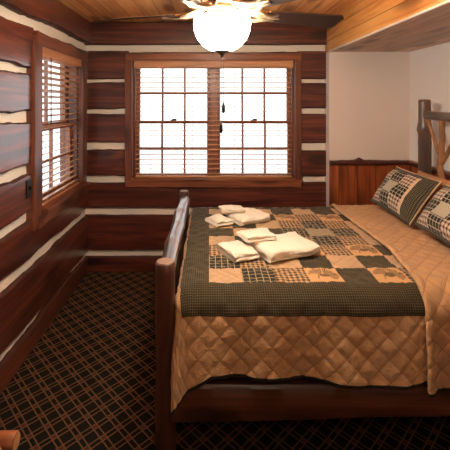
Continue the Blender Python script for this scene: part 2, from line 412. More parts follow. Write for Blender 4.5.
# --- hewn slab logs with live edges
def slab(name, axis, a0, a1, z0, z1, parent, seed, face, thick=.04, amp=.012, pieces=None, mat=None):
    """axis X: on the back wall (front towards -Y); axis Y: on the left wall (front towards +X)"""
    n = max(6, int((a1 - a0) / .022)); bm = bmesh.new(); rings = []
    H = z1 - z0
    for i in range(n + 1):
        s = a0 + (a1 - a0) * i / n
        def e(off):
            v = nz(s * 1.6 + off, seed) * amp * 1.1 + nz(s * 5. + off, seed + 4) * amp * .6 + nz(s * 17 + off, seed + 8) * amp * .25
            k = nz(s * .9 + off * 2, seed + 20)
            return v + (amp * 1.6 * max(0, k - .25) * math.exp(-((nz(s * 2.3, off + seed)) * 3) ** 2))
        zb = z0 + e(11.3) if z0 > .001 else z0
        zt = z1 + e(57.1) if z1 < ZC - .001 else z1
        cup = .006 * nz(s * 2, seed + 30)
        prof = [(0, zb + .004), (.45, zb), (.8, zb + .004), (.97, zb + .011), (1.0, zb + .03)]
        prof += [(1.0 + cup * 8, zb + (zt - zb) * .5)]
        prof += [(1.0, zt - .03), (.97, zt - .011), (.8, zt - .004), (.45, zt), (0, zt - .004)]
        ring = []
        for d, z in prof:
            dd = d * thick
            ring.append(bm.verts.new((s, face - dd, z) if axis == 'X' else (face + dd, s, z)))
        rings.append(ring)
    for a, b in zip(rings, rings[1:]):
        for k in range(len(a) - 1):
            bm.faces.new((a[k], a[k + 1], b[k + 1], b[k])).material_index = 1 if k in (0, 1, 2, 7, 8, 9) else 0
    bm.faces.new(rings[0]); bm.faces.new(rings[-1])
    for r in (rings,):
        for a, b in zip(r, r[1:]): bm.faces.new((a[-1], a[0], b[0], b[-1]))
    o = finish(name, bm, [mat, M['bark']], None, smooth=True, autos=35)
    return part(o, parent)
zz = lambda y: EYE + (102 - y) / 102.9
rows_back = [(22, 45), (51, 79), (83, 108.5), (114, 143), (150.5, 176.5), (182.5, 208), (215, 250.5), (256.5, 272.8)]
ROWS = [(zz(b), zz(a)) for a, b in rows_back]
ROWS[0] = (ROWS[0][0], ZC); ROWS[-1] = (0., ROWS[-1][1])
CB = (-.812, .894)          # casing of back window
CLy = (2.485, 3.545)        # casing of left window
for k, (z0, z1) in enumerate(ROWS):
    th = .06 if k == 0 else .038
    fb = YB + .036
    if 1 <= k <= 4 and z0 > .86 and k != 1:
        slab('log', 'X', XL - .03, CB[0] + .03, z0, z1, wb, k * 3.1 + .5, fb, th, .014, mat=M['logx'])
        slab('log', 'X', CB[1] - .03, XS, z0, z1, wb, k * 3.1 + 9.5, fb, th, .004, mat=M['logx'])
    elif k == 1:
        slab('log', 'X', XL - .03, CB[0] + .03, z0, z1, wb, 3.9, fb, th, .008, mat=M['logx'])
        slab('log', 'X', CB[0] + .03, CB[1] - .03, z0 + .205, z1 - .01, wb, 4.9, fb, th, .006, mat=M['logx'])
        slab('log', 'X', CB[1] - .03, XS, z0, z1, wb, 5.9, fb, th, .004, mat=M['logx'])
    else:
        slab('log', 'X', XL - .03, XS, z0, z1, wb, k * 3.1 + .5, fb, th, .005 if k == 0 else .009, mat=M['logx'])
    fl = XL - .036; am = .022
    th = .07 if k == 0 else .038
    if 1 <= k <= 4:
        slab('log', 'Y', YF, CLy[0] + .03, z0, z1, wl, k * 5.3 + 1.5, fl, th, am, mat=M['logy'])
        if k > 1 or True:
            slab('log', 'Y', CLy[1] - .02, YB + .03, z0, z1, wl, k * 5.3 + 2.5, fl, th, .006, mat=M['logy'])
    else:
        slab('log', 'Y', YF, YB + .03, z0, z1, wl, k * 5.3 + 1.5, fl, th, am * (.9 if k == 0 else 1.05), mat=M['logy'])
        
# wainscot of the alcove and right wall with live-edge cap
def cap(name, axis, a0, a1, z0, z1, face, sgn, seed, mat, bump_at=None):
    bm = bmesh.new(); n = int((a1 - a0) / .015); rings = []
    for i in range(n + 1):
        s = a0 + (a1 - a0) * i / n
        zb = z0 + nz(s * 4, seed) * .006 + nz(s * 14, seed + 2) * .003; zt = z1 + nz(s * 3, seed + 5) * .008 + nz(s * 15, seed + 7) * .003
        if bump_at is not None: zt += .022 * math.exp(-((s - bump_at) / .026) ** 2)
        ring = []
        for d, z in ((0, zb), (.8, zb + .003), (1, zb + .012), (1, zt - .014), (.75, zt - .002), (0, zt)):
            ring.append(bm.verts.new((s, face - d * .032, z) if axis == 'X' else (face - d * .032, s, z)))
        rings.append(ring)
    for a, b in zip(rings, rings[1:]):
        for k in range(6): bm.faces.new((a[k], a[(k + 1) % 6], b[(k + 1) % 6], b[k]))
    bm.faces.new(rings[0]); bm.faces.new(rings[-1])
    return struct(finish(name, bm, mat, smooth=True, autos=45))
struct(boxobj('wainscot_back', (XS + .002, XR, YA - .014, YA, 0, 1.10), M['wains'], bevel=0))
struct(boxobj('wainscot_right', (XR - .014, XR, YF, YA - .014, 0, 1.10), M['wainsy'], bevel=0))
cap('trim_1', 'X', XS + .002, XR, 1.062, 1.112, YA, 1, 3.3, M['logx'], bump_at=1.42)
cap('trim_2', 'Y', YF, YA - .032, 1.062, 1.112, XR, 1, 7.3, M['logy'])

# ------------------------------------------------------------------ windows
def casing_piece(name, dims, mat, parent, seed, live=None):
    """a board whose 'live' side wanders a little"""
    x0, x1, y0, y1, z0, z1 = dims
    bm = bmesh.new(); box(bm, *dims)
    ax = max(range(3), key=lambda i: (x1 - x0, y1 - y0, z1 - z0)[i])
    L = (x1 - x0, y1 - y0, z1 - z0)[ax]
    es = [e for e in bm.edges if abs((e.verts[0].co - e.verts[1].co)[ax]) > L * .9]
    bmesh.ops.subdivide_edges(bm, edges=es, cuts=26, use_grid_fill=True)
    lim = {'zt': (2, z1), 'zb': (2, z0), 'yl': (1, y0), 'yh': (1, y1), 'xl': (0, x0), 'xh': (0, x1)}
    for t in (live or ()):
        i, val = lim[t]
        for v in bm.verts:
            if abs(v.co[i] - val) < 1e-5: v.co[i] += (nz(v.co[ax] * 5, seed) * .012 + nz(v.co[ax] * 14, seed + 3) * .005)
    return part(finish(name, bm, mat, None, bevel=.006), parent)

# back window: double, two double-hung sashes
w1 = bpy.data.objects.new('window_1', None); C.objects.link(w1); w1.location = ((BW[0] + BW[1]) / 2, YB, BW[2]); struct(w1)
x0, x1, z0, z1 = BW
casing_piece('casing', (CB[0], x0 - .0, YB - .022, YB + .05, .86, 2.072), M['trimz'], w1, 1.1, ('xl',))
casing_piece('casing', (x1, CB[1], YB - .022, YB + .05, .86, 2.072), M['trimz'], w1, 2.1, ('xh',))
casing_piece('header_casing', (CB[0] + .004, CB[1] - .004, YB - .034, YB + .05, 2.062, 2.132), M['trimx'], w1, 3.1, ('zt',))
casing_piece('apron', (CB[0] + .002, CB[1] - .002, YB - .03, YB + .05, .835, .902), M['trimx'], w1, 4.1, ('zb',))
boxobj_ = lambda name, d, m, p, bv=.003: part(boxobj(name, d, m, None, bv), p)
boxobj_('window_sill', (x0 - .01, x1 + .01, YB - .042, YB + .17, .898, .922), M['trimx'], w1)
bm = bmesh.new()
box(bm, x0 - .004, x0 + .018, YB + .03, YB + .185, z0, z1); box(bm, x1 - .018, x1 + .004, YB + .03, YB + .185, z0, z1)
box(bm, x0, x1, YB + .03, YB + .185, z1 - .018, z1 + .004)
part(finish('jamb', bm, M['trimz']), w1)
YG = YB + .115
boxobj_('mullion', (.012, .080, YB + .06, YB + .16, z0, z1), M['sash'], w1)
def sash(parent, axis, a0, a1, zb, zt, d, cols, rows, st=.036, mu=.020, bot=.045, top=.036, mat='sash'):
    """window sash with glazing bars and its pane; d is the depth coordinate of its middle"""
    bm = bmesh.new()
    def bb(p, q, r, s, t=.018):
        if axis == 'X': box(bm, p, q, d - t, d + t, r, s)
        else: box(bm, d - t, d + t, p, q, r, s)
    bb(a0, a0 + st, zb, zt); bb(a1 - st, a1, zb, zt); bb(a0 + st, a1 - st, zb, zb + bot); bb(a0 + st, a1 - st, zt - top, zt)
    ga0, ga1, gz0, gz1 = a0 + st, a1 - st, zb + bot, zt - top
    for c in range(1, cols):
        m = ga0 + (ga1 - ga0) * c / cols; bb(m - mu / 2, m + mu / 2, gz0, gz1, .012)
    for r in range(1, rows):
        m = gz0 + (gz1 - gz0) * r / rows; bb(ga0, ga1, m - mu / 2, m + mu / 2, .0121)
    s = part(finish('sash', bm, M[mat]), parent)
    bm = bmesh.new()
    if axis == 'X': box(bm, ga0 - .005, ga1 + .005, d + .002, d + .005, gz0 - .005, gz1 + .005)
    else: box(bm, d - .005, d - .002, ga0 - .005, ga1 + .005, gz0 - .005, gz1 + .005)
    part(finish('pane', bm, M['glass']), s)
    return s
zm = EYE - 20.3 / 100.
for a0, a1 in ((x0 + .018, .014), (.078, x1 - .018)):
    sash(w1, 'X', a0, a1, z0 + .004, zm + .016, YG - .018, 3, 2, st=.034, bot=.036, top=.028)
    s = sash(w1, 'X', a0, a1, zm - .012, z1 - .016, YG + .022, 3, 2, st=.034, bot=.028, top=.034)
    bm = bmesh.new(); mx = a0 + (a1 - a0) * .5
    box(bm, mx - .03, mx + .03, YG - .045, YG - .012, zm + .016, zm + .026); box(bm, mx - .012, mx + .034, YG - .040, YG - .026, zm + .026, zm + .038)
    part(finish('sash_lock', bm, M['bronze'], bevel=.003), s)
# left window: one double-hung sash pair
w2 = bpy.data.objects.new('window_2', None); C.objects.link(w2); w2.location = (XL, (LW[0] + LW[1]) / 2, LW[2]); struct(w2)
y0, y1, z0, z1 = LW
casing_piece('casing', (XL - .05, XL + .024, CLy[0], y0, .80, 2.06), M['trimz'], w2, 11.1, ('yl',))
casing_piece('casing', (XL - .05, XL + .024, y1, CLy[1], .86, 2.06), M['trimz'], w2, 12.1, ('yh',))
casing_piece('header_casing', (XL - .05, XL + .036, CLy[0] + .02, CLy[1], 2.046, 2.135), M['trimy'], w2, 13.1, ('zt',))
casing_piece('apron', (XL - .05, XL + .030, CLy[0] + .05, CLy[1] + .02, .80, .886), M['trimy'], w2, 14.1, ('zb',))
boxobj_('window_sill', (XL - .17, XL + .06, y0 - .0, y1 + .07, .888, .916), M['trimy'], w2)
bm = bmesh.new()
box(bm, XL - .185, XL - .03, y0 - .004, y0 + .018, z0, z1); box(bm, XL - .185, XL - .03, y1 - .018, y1 + .004, z0, z1)
box(bm, XL - .185, XL - .03, y0, y1, z1 - .018, z1 + .004)
part(finish('jamb', bm, M['trimz']), w2)
XG = XL - .115
sash(w2, 'Y', y0 + .018, y1 - .018, z0 + .004, zm + .016, XG + .018, 2, 2, st=.045)
sash(w2, 'Y', y0 + .018, y1 - .018, zm - .012, z1 - .016, XG - .022, 2, 2, st=.045)

# blinds
def blind(name, axis, a0, a1, zb, zt, d, n, label, ladders, mat, tilt=0., sgn=1, wand=None, wide=.046, pv=.075):
    """sgn: direction from the blind into the room along its depth axis"""
    c = (a0 + a1) / 2
    root = empty(name, (c, d, zb) if axis == 'X' else (d, c, zb), label, 'window blind')
    def P(a, dd, z): return (a, d + sgn * dd, z) if axis == 'X' else (d + sgn * dd, a, z)
    def bx(bm, p, q, r, s, t, u):
        A = P(p, r, t); B = P(q, s, u)
        box(bm, min(A[0], B[0]), max(A[0], B[0]), min(A[1], B[1]), max(A[1], B[1]), t, u)
    bm = bmesh.new(); bx(bm, a0 - .004, a1 + .004, .028, .042, zt - pv, zt); bx(bm, a0 - .004, a1 + .004, .042, .047, zt - .014, zt - .004); bx(bm, a0 - .004, a1 + .004, .042, .047, zt - pv + .004, zt - pv + .014)
    part(finish('valance', bm, mat, bevel=.003), root)
    bm = bmesh.new(); bx(bm, a0 + .004, a1 - .004, -.022, .022, zt - .045, zt - .006); part(finish('headrail', bm, mat, bevel=.003), root)
    bm = bmesh.new(); zlo, zhi = zb + .035, zt - .075
    for i in range(n):
        z = zlo + (zhi - zlo) * i / (n - 1); t = math.radians(tilt)
        h = wide / 2; ct, stn = math.cos(t), math.sin(t); th = .0030
        pr = [(-h, -th), (h, -th), (h, th), (-h, th)]
        vs = []
        for a in (a0 + .006, a1 - .006):
            vs.append([bm.verts.new(P(a, u * ct - w * stn, z + u * stn + w * ct)) for u, w in pr])
        for k in range(4): bm.faces.new((vs[0][k], vs[0][(k + 1) % 4], vs[1][(k + 1) % 4], vs[1][k]))
        bm.faces.new(vs[0]); bm.faces.new(vs[1])
    part(finish('slats', bm, mat), root)
    bm = bmesh.new(); bx(bm, a0 + .006, a1 - .006, -.024, .024, zb + .001, zb + .018); part(finish('bottom_rail', bm, mat, bevel=.003), root)
    for a in ladders:
        bm = bmesh.new()
        for dd in (-.024, .024): tube(bm, [P(a, dd, zb + .018), P(a, dd, zt - .02)], .0009, 6)
        part(finish('ladder_cord', bm, M['cord']), root)
    if wand:
        bm = bmesh.new(); tube(bm, [P(wand[0], .05, wand[1]), P(wand[0], .05, zt - .07)], .0045, 8); tube(bm, [P(wand[0], .05, zt - .072), P(wand[0], .03, zt - .06)], .003, 6)
        part(finish('tilt_wand', bm, M['trimz']), root)
    return root
blind('window_blind', 'X', BW[0] + .002 + .018, BW[1] - .002 - .018, .923, 2.066, YB + .03, 23,
      'wide wooden slat blind lowered over the double window on the back log wall', (-.57, -.16, .25, .68), M['slat'], 2.5, -1)
blind('window_blind', 'Y', LW[0] + .02, LW[1] - .02, .917, 2.052, XL - .03, 23,
      'narrow wooden slat blind with a tilt wand in the left wall window', (2.78, 3.31), M['slaty'], 14, 1, wand=(2.745, 1.50))
bs = [o for o in bpy.data.objects if o.name.startswith('window_blind')]
# lift cord weights of the back blind hang by the mullion

# ------------------------------------------------------------------ light switch on the left logs
sw = empty('light_switch', (XL + .003, 2.44, 1.10), 'black light switch plate on the left log wall beside the window', 'light switch')
boxobj_('switch_plate', (XL - .002, XL + .010, 2.402, 2.478, 1.038, 1.158), M['black'], sw, .003)
boxobj_('toggle', (XL + .009, XL + .022, 2.434, 2.446, 1.088, 1.112), M['black'], sw, .002)

# ------------------------------------------------------------------ ceiling fan with lit bowl
FX, FY = .061, 1.75
ZBL = 2.076
fan = empty('ceiling_fan', (FX, FY, ZC), 'five-bladed dark ceiling fan with a lit white bowl light over the bed', 'ceiling fan')
def latheobj(name, prof, mat, parent, seg=36, at=(FX, FY, 0), caps=True):
    bm = bmesh.new(); lathe(bm, prof, seg, at, 0, caps); o = finish(name, bm, mat)
    for p in o.data.polygons: p.use_smooth = len(p.vertices) == 4
    return part(o, parent)
latheobj('canopy', [(.075, ZC - .001), (.075, ZC - .02), (.06, ZC - .05), (.02, ZC - .07)], M['bronze'], fan)
latheobj('downrod', [(.013, ZC - .06), (.013, 2.22)], M['bronze'], fan, 16)
latheobj('motor_housing', [(.03, 2.245), (.085, 2.235), (.106, 2.21), (.112, 2.165), (.106, 2.125), (.09, 2.107), (.04, 2.103)], M['bronze'], fan)
latheobj('switch_housing', [(.062, 2.105), (.072, 2.09), (.066, 2.078), (.072, 2.070), (.078, 2.060), (.06, 2.052), (.02, 2.050)], M['fitter'], fan)
UP = .037
globe = latheobj('light_bowl', [(r, z + UP) for r, z in [(.128, 2.012), (.131, 2.005), (.1325, 1.985), (.129, 1.955), (.115, 1.918), (.088, 1.885), (.055, 1.866), (.02, 1.859), (.001, 1.858)]], M['globe'], fan, 48, caps=False)
latheobj('finial', [(r, z + UP) for r, z in [(.001, 1.872), (.035, 1.868), (.036, 1.862), (.026, 1.852), (.012, 1.846), (.008, 1.838), (.009, 1.832), (.001, 1.829)]], M['bronze'], fan, 24)
for dx_, dy_ in ((.05, .03), (-.055, .015), (0., -.06)):
    bm = bmesh.new(); lathe(bm, [(.001, .028), (.012, .026), (.021, .012), (.024, -.004), (.018, -.022), (.001, -.028)], 16, (FX + dx_, FY + dy_, 1.99))
    part(finish('bulb', bm, M['bulb'], smooth=True), fan)
def blade_bm(local):
    bm = bmesh.new()
    # outline in (along, across)
    L0, L1 = .225, .66
    pts = []
    n = 18
    for i in range(n + 1):
        k = i / n; s = L0 + (L1 - L0) * k
        w = .052 + .018 * k
        if k < .06: w *= .8 + .2 * (k / .06)
        if k > .95: w *= math.sqrt(max(0, 1 - ((k - .95) / .05) ** 2)) * .35 + .65
        pts.append((s, w))
    top = [bm.verts.new(local(s, w, .004)) for s, w in pts] ; top2 = [bm.verts.new(local(s, -w, .004)) for s, w in pts]
    bo = [bm.verts.new(local(s, w, -.004)) for s, w in pts]; bo2 = [bm.verts.new(local(s, -w, -.004)) for s, w in pts]
    for i in range(n):
        bm.faces.new((top[i], top[i + 1], top2[i + 1], top2[i])); bm.faces.new((bo[i], bo2[i], bo2[i + 1], bo[i + 1]))
        bm.faces.new((top[i], bo[i], bo[i + 1], top[i + 1])); bm.faces.new((top2[i], top2[i + 1], bo2[i + 1], bo2[i]))
    bm.faces.new((top[0], top2[0], bo2[0], bo[0])); bm.faces.new((top[-1], bo[-1], bo2[-1], top2[-1]))
    return bm
for k in range(5):
    an = math.radians(20 + 72 * k); pitch = math.radians(-15)
    R = Matrix.Translation((FX, FY, ZBL + .004)) @ Matrix.Rotation(an, 4, 'Z') @ Matrix.Rotation(pitch, 4, 'X')
    R0 = Matrix.Translation((FX, FY, ZBL + .004)) @ Matrix.Rotation(an, 4, 'Z')
    b = finish('blade', blade_bm(lambda s, w, z: (s, w, z)), M['blade']); b.matrix_world = R
    b.parent = fan; b.matrix_parent_inverse = Matrix.Translation(fan.location).inverted()
    # ornate forked iron
    bm = bmesh.new()
    for sg in (-1, 1):
        pts = [(.085, sg * .012, .025), (.115, sg * .030, .010), (.150, sg * .048, -.004), (.185, sg * .050, -.008), (.215, sg * .032, -.008), (.245, sg * .020, -.008), (.285, sg * .028, -.007)]
        tube(bm, pts, [.010, .012, .012, .011, .012, .011, .006], 10)
    tube(bm, [(.09, 0, .022), (.15, 0, .004), (.20, 0, -.006), (.30, 0, -.008)], [.012, .009, .012, .008], 10)
    for sx, sy in ((.25, .024), (.25, -.024), (.29, 0)): tube(bm, [(sx, sy, -.012), (sx, sy, -.006)], .006, 10)
    it = finish('blade_bracket', bm, M['brass'], smooth=True, autos=60); it.matrix_world = R0 @ Matrix.Rotation(pitch * .8, 4, 'X')
    it.parent = fan; it.matrix_parent_inverse = Matrix.Translation(fan.location).inverted()
for (dx, dy, zt, zb_) in ((.006, -.012, 1.88, 1.655), (-.004, .012, 1.88, 1.560)):
    bm = bmesh.new(); tube(bm, [(FX + dx * .3, FY + dy * .3, zt), (FX + dx, FY + dy, zt - .03), (FX + dx, FY + dy, zb_)], .0011, 6)
    ch = part(finish('pull_chain', bm, M['chain']), fan)
    o = latheobj('fob', [(.001, zb_ + .006), (.004, zb_), (.0075, zb_ - .014), (.0085, zb_ - .030), (.006, zb_ - .044), (.001, zb_ - .047)], M['black'], ch, 14, (FX + dx, FY + dy, 0))

# ------------------------------------------------------------------ bed
bed = empty('bed', (.75, 2.33, 0), 'rustic log bed with twig headboard under the patchwork quilt', 'bed')
PX, HX = -.197, 1.715
YN, YFar = 1.70, 2.99
mb = [M['bedpost'], M['endgrain']]
logobj('post', (PX, YN, .0), (PX, YN, .930), .046, .044, mb, bed, .006, .15, 1., chamfer=.010, knobs=((.35, .1), (.8, .06)))
logobj('post', (PX, YFar, .0), (PX, YFar, .942), .044, .040, mb, bed, .006, .15, 5., chamfer=.010, knobs=((.5, .1),))
mh = [M['bedlog'], M['endgrain']]
logobj('post', (HX, YFar, .0), (HX - .0, YFar, 1.672), .052, .046, mh, bed, .012, .12, 9., n=50, knobs=((.865, .26), (.80, .05)))
logobj('post', (HX, YN, .0), (HX, YN, 1.672), .052, .046, mh, bed, .012, .12, 13., n=50, knobs=((.7, .2),))
ml = [M['bedlogy'], M['endgrain']]
logobj('footboard_rail', (PX, YN + .03, .875), (PX, YFar - .03, .885), .040, .042, ml, bed, .016, .2, 21., n=40, knobs=((.25, .12), (.5, .1), (.7, .14)))
logobj('footboard_rail', (PX, YN + .03, .33), (PX, YFar - .03, .33), .038, .038, ml, bed, .008, .12, 25., n=24)
for k in range(4):
    yy = YN + .26 * (k + 1); logobj('spindle', (PX, yy, .355), (PX, yy + .01, .862), .018, .017, [M['bedpost'], M['endgrain']], bed, .010, .2, 30. + k, n=14, seg=10)
logobj('headboard_rail', (HX, YN + .02, 1.545), (HX, YFar - .02, 1.555), .034, .034, ml, bed, .010, .1, 41., n=40)
logobj('headboard_rail', (HX, YN + .02, .74), (HX, YFar - .02, .74), .036, .036, ml, bed, .010, .1, 43., n=24)
def twig(yb, seed, fork, zf, spread_l, spread_r, mir=1):
    bm = bmesh.new(); T = M['twig']
    base = Vector((HX, yb, .77)); f = Vector((HX + .005, yb + mir * fork, zf))
    pts = line_pts(base, f, 16, .02, seed); pts[0] = base; pts[-1] = f
    tube(bm, pts, [.025 - .004 * i / 16 for i in range(17)], 12, .18, seed)
    top = Vector((HX, f.y - mir * .012, 1.525))
    p2 = line_pts(f - Vector((0, 0, .03)), top, 8, .006, seed + 3); tube(bm, p2, [.0225 - .0035 * i / 8 for i in range(9)], 12, .15, seed + 1)
    l = Vector((HX, f.y + mir * spread_l, 1.528)); p3 = line_pts(f - Vector((0, 0, .04)), l, 8, .012, seed + 5); tube(bm, p3, [.015 - .004 * i / 8 for i in range(9)], 10, .15, seed + 2)
    r = Vector((HX, f.y - mir * spread_r, 1.53)); p4 = line_pts(f - Vector((0, 0, .05)), r, 8, .012, seed + 7); tube(bm, p4, [.016 - .004 * i / 8 for i in range(9)], 10, .15, seed + 4)
    o = finish('twig', bm, T, smooth=True, autos=60)
    return part(o, bed)
twig(2.78, 50., -.01, 1.25, .175, .23)
twig(2.345, 60., .01, 1.22, .12, .12)
twig(1.92, 70., .01, 1.25, .175, .2, -1)
# side rails: slab boards whose lower edge rises towards the head
def siderail(y0_, y1_, seed):
    bm = bmesh.new(); n = 60; rings = []
    for i in range(n + 1):
        x = PX + .035 + (HX - .03 - PX - .035) * i / n; k = i / n
        zb_ = .222 + .045 * k + nz(x * 2, seed) * .008; zt_ = .395 + nz(x * 2.4, seed + 4) * .006; bul = .006 * nz(x * 3, seed + 9)
        ring = [bm.verts.new((x, yy, z)) for yy, z in ((y1_, zb_ + .01), (y1_, zt_ - .01), (y1_ - .012, zt_), (y0_ + .014, zt_), (y0_ + .003, zt_ - .012), (y0_ + bul, (zb_ + zt_) / 2), (y0_ + .003, zb_ + .014), (y0_ + .016, zb_))]
        rings.append(ring)
    for a, b in zip(rings, rings[1:]):
        for k in range(8): bm.faces.new((a[k], a[(k + 1) % 8], b[(k + 1) % 8], b[k]))
    bm.faces.new(rings[0]); bm.faces.new(rings[-1])
    return part(finish('side_rail', bm, M['railx'], smooth=True, autos=40), bed)
siderail(1.665, 1.735, 2.); siderail(2.955, 3.02, 6.)
bm = bmesh.new()
for x in (.2, .75, 1.3): box(bm, x - .05, x + .05, 1.735, 2.955, .30, .335)
part(finish('cross_slats', bm, M['railx']), bed)

ZT = .815
def soft_box(name, x0, x1, y0, y1, z0, z1, mat, bev):
    bm = bmesh.new(); box(bm, x0, x1, y0, y1, z0, z1)
    bmesh.ops.bevel(bm, geom=list(bm.edges), offset=bev, segments=4, affect='EDGES', profile=.5)
    return finish(name, bm, mat, smooth=True)
tag(soft_box('box_spring', -.11, 1.63, 1.745, 2.95, .34, .55, M['ptan'], .02), 'tan box spring inside the log bed frame under the mattress', 'box spring')
tag(soft_box('mattress', -.11, 1.63, 1.715, 2.965, .552, ZT - .022, M['pcream'], .05), 'cream mattress on the box spring beneath the patchwork quilt', 'mattress')

# --- quilt: parametric drape (a along the bed, b across it), fabric coordinates in metres
XQ, RX = -.145, .055        # outer foot face and its rounding
YQ, RY = 1.655, .105        # outer front face and its rounding
YE, RE = 3.045, .06         # far face
A0 = XQ + RX; B0 = YQ + RY; B1 = YE - RE
def prof(t, r, flare):
    """distance over the edge -> (outward, down)"""
    q = r * PI / 2
    if t <= 0: return 0., 0.
    if t < q: th = t / r; return r * math.sin(th), r * (1 - math.cos(th))
    s = t - q; return r + flare * s, r + s * math.sqrt(max(.2, 1 - flare * flare))
def drape(a, b, lift=0.):
    ta = max(0., A0 - a); tb = max(0., B0 - b); te = max(0., b - B1)
    x, y, z = max(a, A0), min(max(b, B0), B1), ZT
    top = max(0., 1 - 12 * max(ta, tb, te))
    z += lift * top
    if te > 0:
        o, d = prof(te, RE, .0); y += o + lift * (1 - top); z -= d
        if ta > 0:
            o2, d2 = prof(ta, RX, 0.); x -= o2; z = min(z, ZT - d2)
    elif tb > 0:
        # hanging folds along the front
        wav = .020 * math.sin(a * 9.2 + .9) + .010 * math.sin(a * 21 + 2.) + .018 * math.exp(-((a - .13) / .05) ** 2) * -1
        k = max(0., (tb - .16)) / .27
        if ta > 0:
            t = max(ta, tb) + .16 * min(ta, tb)
            ph = math.atan2(ta, tb) ; c, s = math.cos(ph), math.sin(ph)
            r = RY * c * c + RX * s * s
            # the spare cloth of the corner is pushed outwards into one pointed fold
            fl = .11 + .16 * math.exp(-((ph - .6) / .4) ** 2)
            o, d = prof(t, r, fl * max(0., math.cos(1.1 * ph)) ** .5)
            o_x = min(prof(t, r, .08)[0] * s, RX + .045 * math.sin(2 * ph))
            x -= o_x; y -= o * max(0., math.cos(1.3 * max(0., ph - .35))); z -= d
        else:
            o, d = prof(tb, RY, .11); y -= o + lift * (1 - top) + wav * k; z -= d
    elif ta > 0:
        o, d = prof(ta, RX, .0); x -= o; z -= d
    return Vector((x, y, z))
PU, PV = .159, .15
SU, SV = PU / 13, PV / 12
UO, VO = .0, 1.75            # patch origin
NC, NR = 7, 8
GRID = {  # row 0 is the nearest
    0: ['tanp', 'win', 'chk', 'cone', 'mini', 'cone', 'chk'],
    1: ['win', 'chk', 'tanp', 'mini', 'tanp', 'mini', 'tanp'],
    2: ['chk', 'win', 'cone', 'cone', 'chk', 'cone', 'mini'],
    3: ['tanp', 'mini', 'chk', 'chk', 'win', 'chk', 'tanp'],
    4: ['mini', 'tanp', 'mini', 'win', 'sage', 'win', 'tanp'],
    5: ['tanp', 'mini', 'tanp', 'chk', 'win', 'chk', 'tanp'],
    6: ['mini', 'cone', 'mini', 'cone', 'chk', 'cone', 'mini'],
    7: ['tanp', 'mini', 'tanp', 'mini', 'tanp', 'mini', 'tanp']}
MATS = ['tan', 'tanp', 'sage', 'mini', 'win', 'chk', 'cone', 'bind']
def kind_at(a, b):
    i = math.floor((a - UO) / PU); j = math.floor((b - VO) / PV)
    if a >= UO and 0 <= j < NR: return GRID[j][min(i, 6)], i, j
    if a > UO - .135 and VO - .15 <= b < VO + NR * PV + .075: return 'mini', 0, 0
    return 'tan', 0, 0
def hem(a):    # lowest fabric coordinate at the front
    return VO - .15 - .272 - .05 * min(1., max(0., (.0 - a) / .09)) + .016 * math.sin(a * 5 + 1.2) + .015 * math.exp(-((a - .05) / .09) ** 2)
def puff(a, b, p=.092, amp=.007):
    s1 = abs(math.sin(PI * (a + b) / p)); s2 = abs(math.sin(PI * (a - b) / p))
    return amp * min(1., 2.6 * min(s1, s2)) ** .7 * .75 + .005 * nz(a * 22, b * 22) + .008 * nz(a * 5, b * 5, 3)
def cloth(name, afun, na, nb, matsel, mats, lift=0., thick=.012, parent=None, pamp=.007, ridge=0.):
    """afun(i,j) -> (a,b); builds the draped grid, displaced along its normals"""
    co = [[None] * (nb + 1) for _ in range(na + 1)]; ab = {}
    for i in range(na + 1):
        for j in range(nb + 1):
            a, b = afun(i, j); ab[i, j] = (a, b); co[i][j] = drape(a, b, lift)
    me = bpy.data.meshes.new(name); V = []; idx = {}
    for i in range(na + 1):
        for j in range(nb + 1):
            i0, i1 = max(i - 1, 0), min(i + 1, na); j0, j1 = max(j - 1, 0), min(j + 1, nb)
            n = (co[i1][j] - co[i0][j]).cross(co[i][j1] - co[i][j0])
            n = n.normalized() if n.length > 1e-9 else Vector((0, 0, 1))
            idx[i, j] = len(V); V.append(co[i][j] + n * (puff(*ab[i, j], amp=pamp) + ridge * math.exp(-((i - 1.6) / 1.7) ** 2)))
    F = []; keys = []
    for i in range(na):
        for j in range(nb):
            F.append((idx[i, j], idx[i + 1, j], idx[i + 1, j + 1], idx[i, j + 1])); keys.append((i, j))
    me.from_pydata(V, [], F)
    uv = me.uv_layers.new(name='UVMap'); pt = me.uv_layers.new(name='patch')
    for p, (i, j) in zip(me.polygons, keys):
        p.use_smooth = True
        cs = [ab[i, j], ab[i + 1, j], ab[i + 1, j + 1], ab[i, j + 1]]
        ca, cb = sum(c[0] for c in cs) / 4, sum(c[1] for c in cs) / 4
        k, pi, pj = matsel(ca, cb, i, j); p.material_index = k
        for li, c in zip(p.loop_indices, cs):
            uv.data[li].uv = c
            pt.data[li].uv = ((c[0] - UO - (pi + .5) * PU) / (PU / 2), (c[1] - VO - (pj + .5) * PV) / (PV / 2))
    for m in mats: me.materials.append(m)
    o = bpy.data.objects.new(name, me); C.objects.link(o)
    sd = o.modifiers.new('thickness', 'SOLIDIFY'); sd.thickness = thick; sd.offset = -1
    return o
na0 = int(.42 / SU); nap = int(round(1.13 / SU)); NA = na0 + nap
nbl = 34; NB = nbl + NR * 12 + 28
def qf(i, j):
    a = UO + (i - na0) * SU
    if j >= nbl - 12: b = VO + (j - nbl) * SV
    else: h = hem(a); k = j / (nbl - 12); b = h + (VO - .15 - h) * k
    return a, b
def qsel(a, b, i, j):
    if j < 1: return MATS.index('bind'), 0, 0
    k, pi, pj = kind_at(a, b); return MATS.index(k), pi, pj
quilt = cloth('quilt', qf, NA, NB, qsel, [M[k] for k in MATS])
tag(quilt, 'patchwork quilt with pine cones and dark green plaid, spread over the log bed', 'quilt')
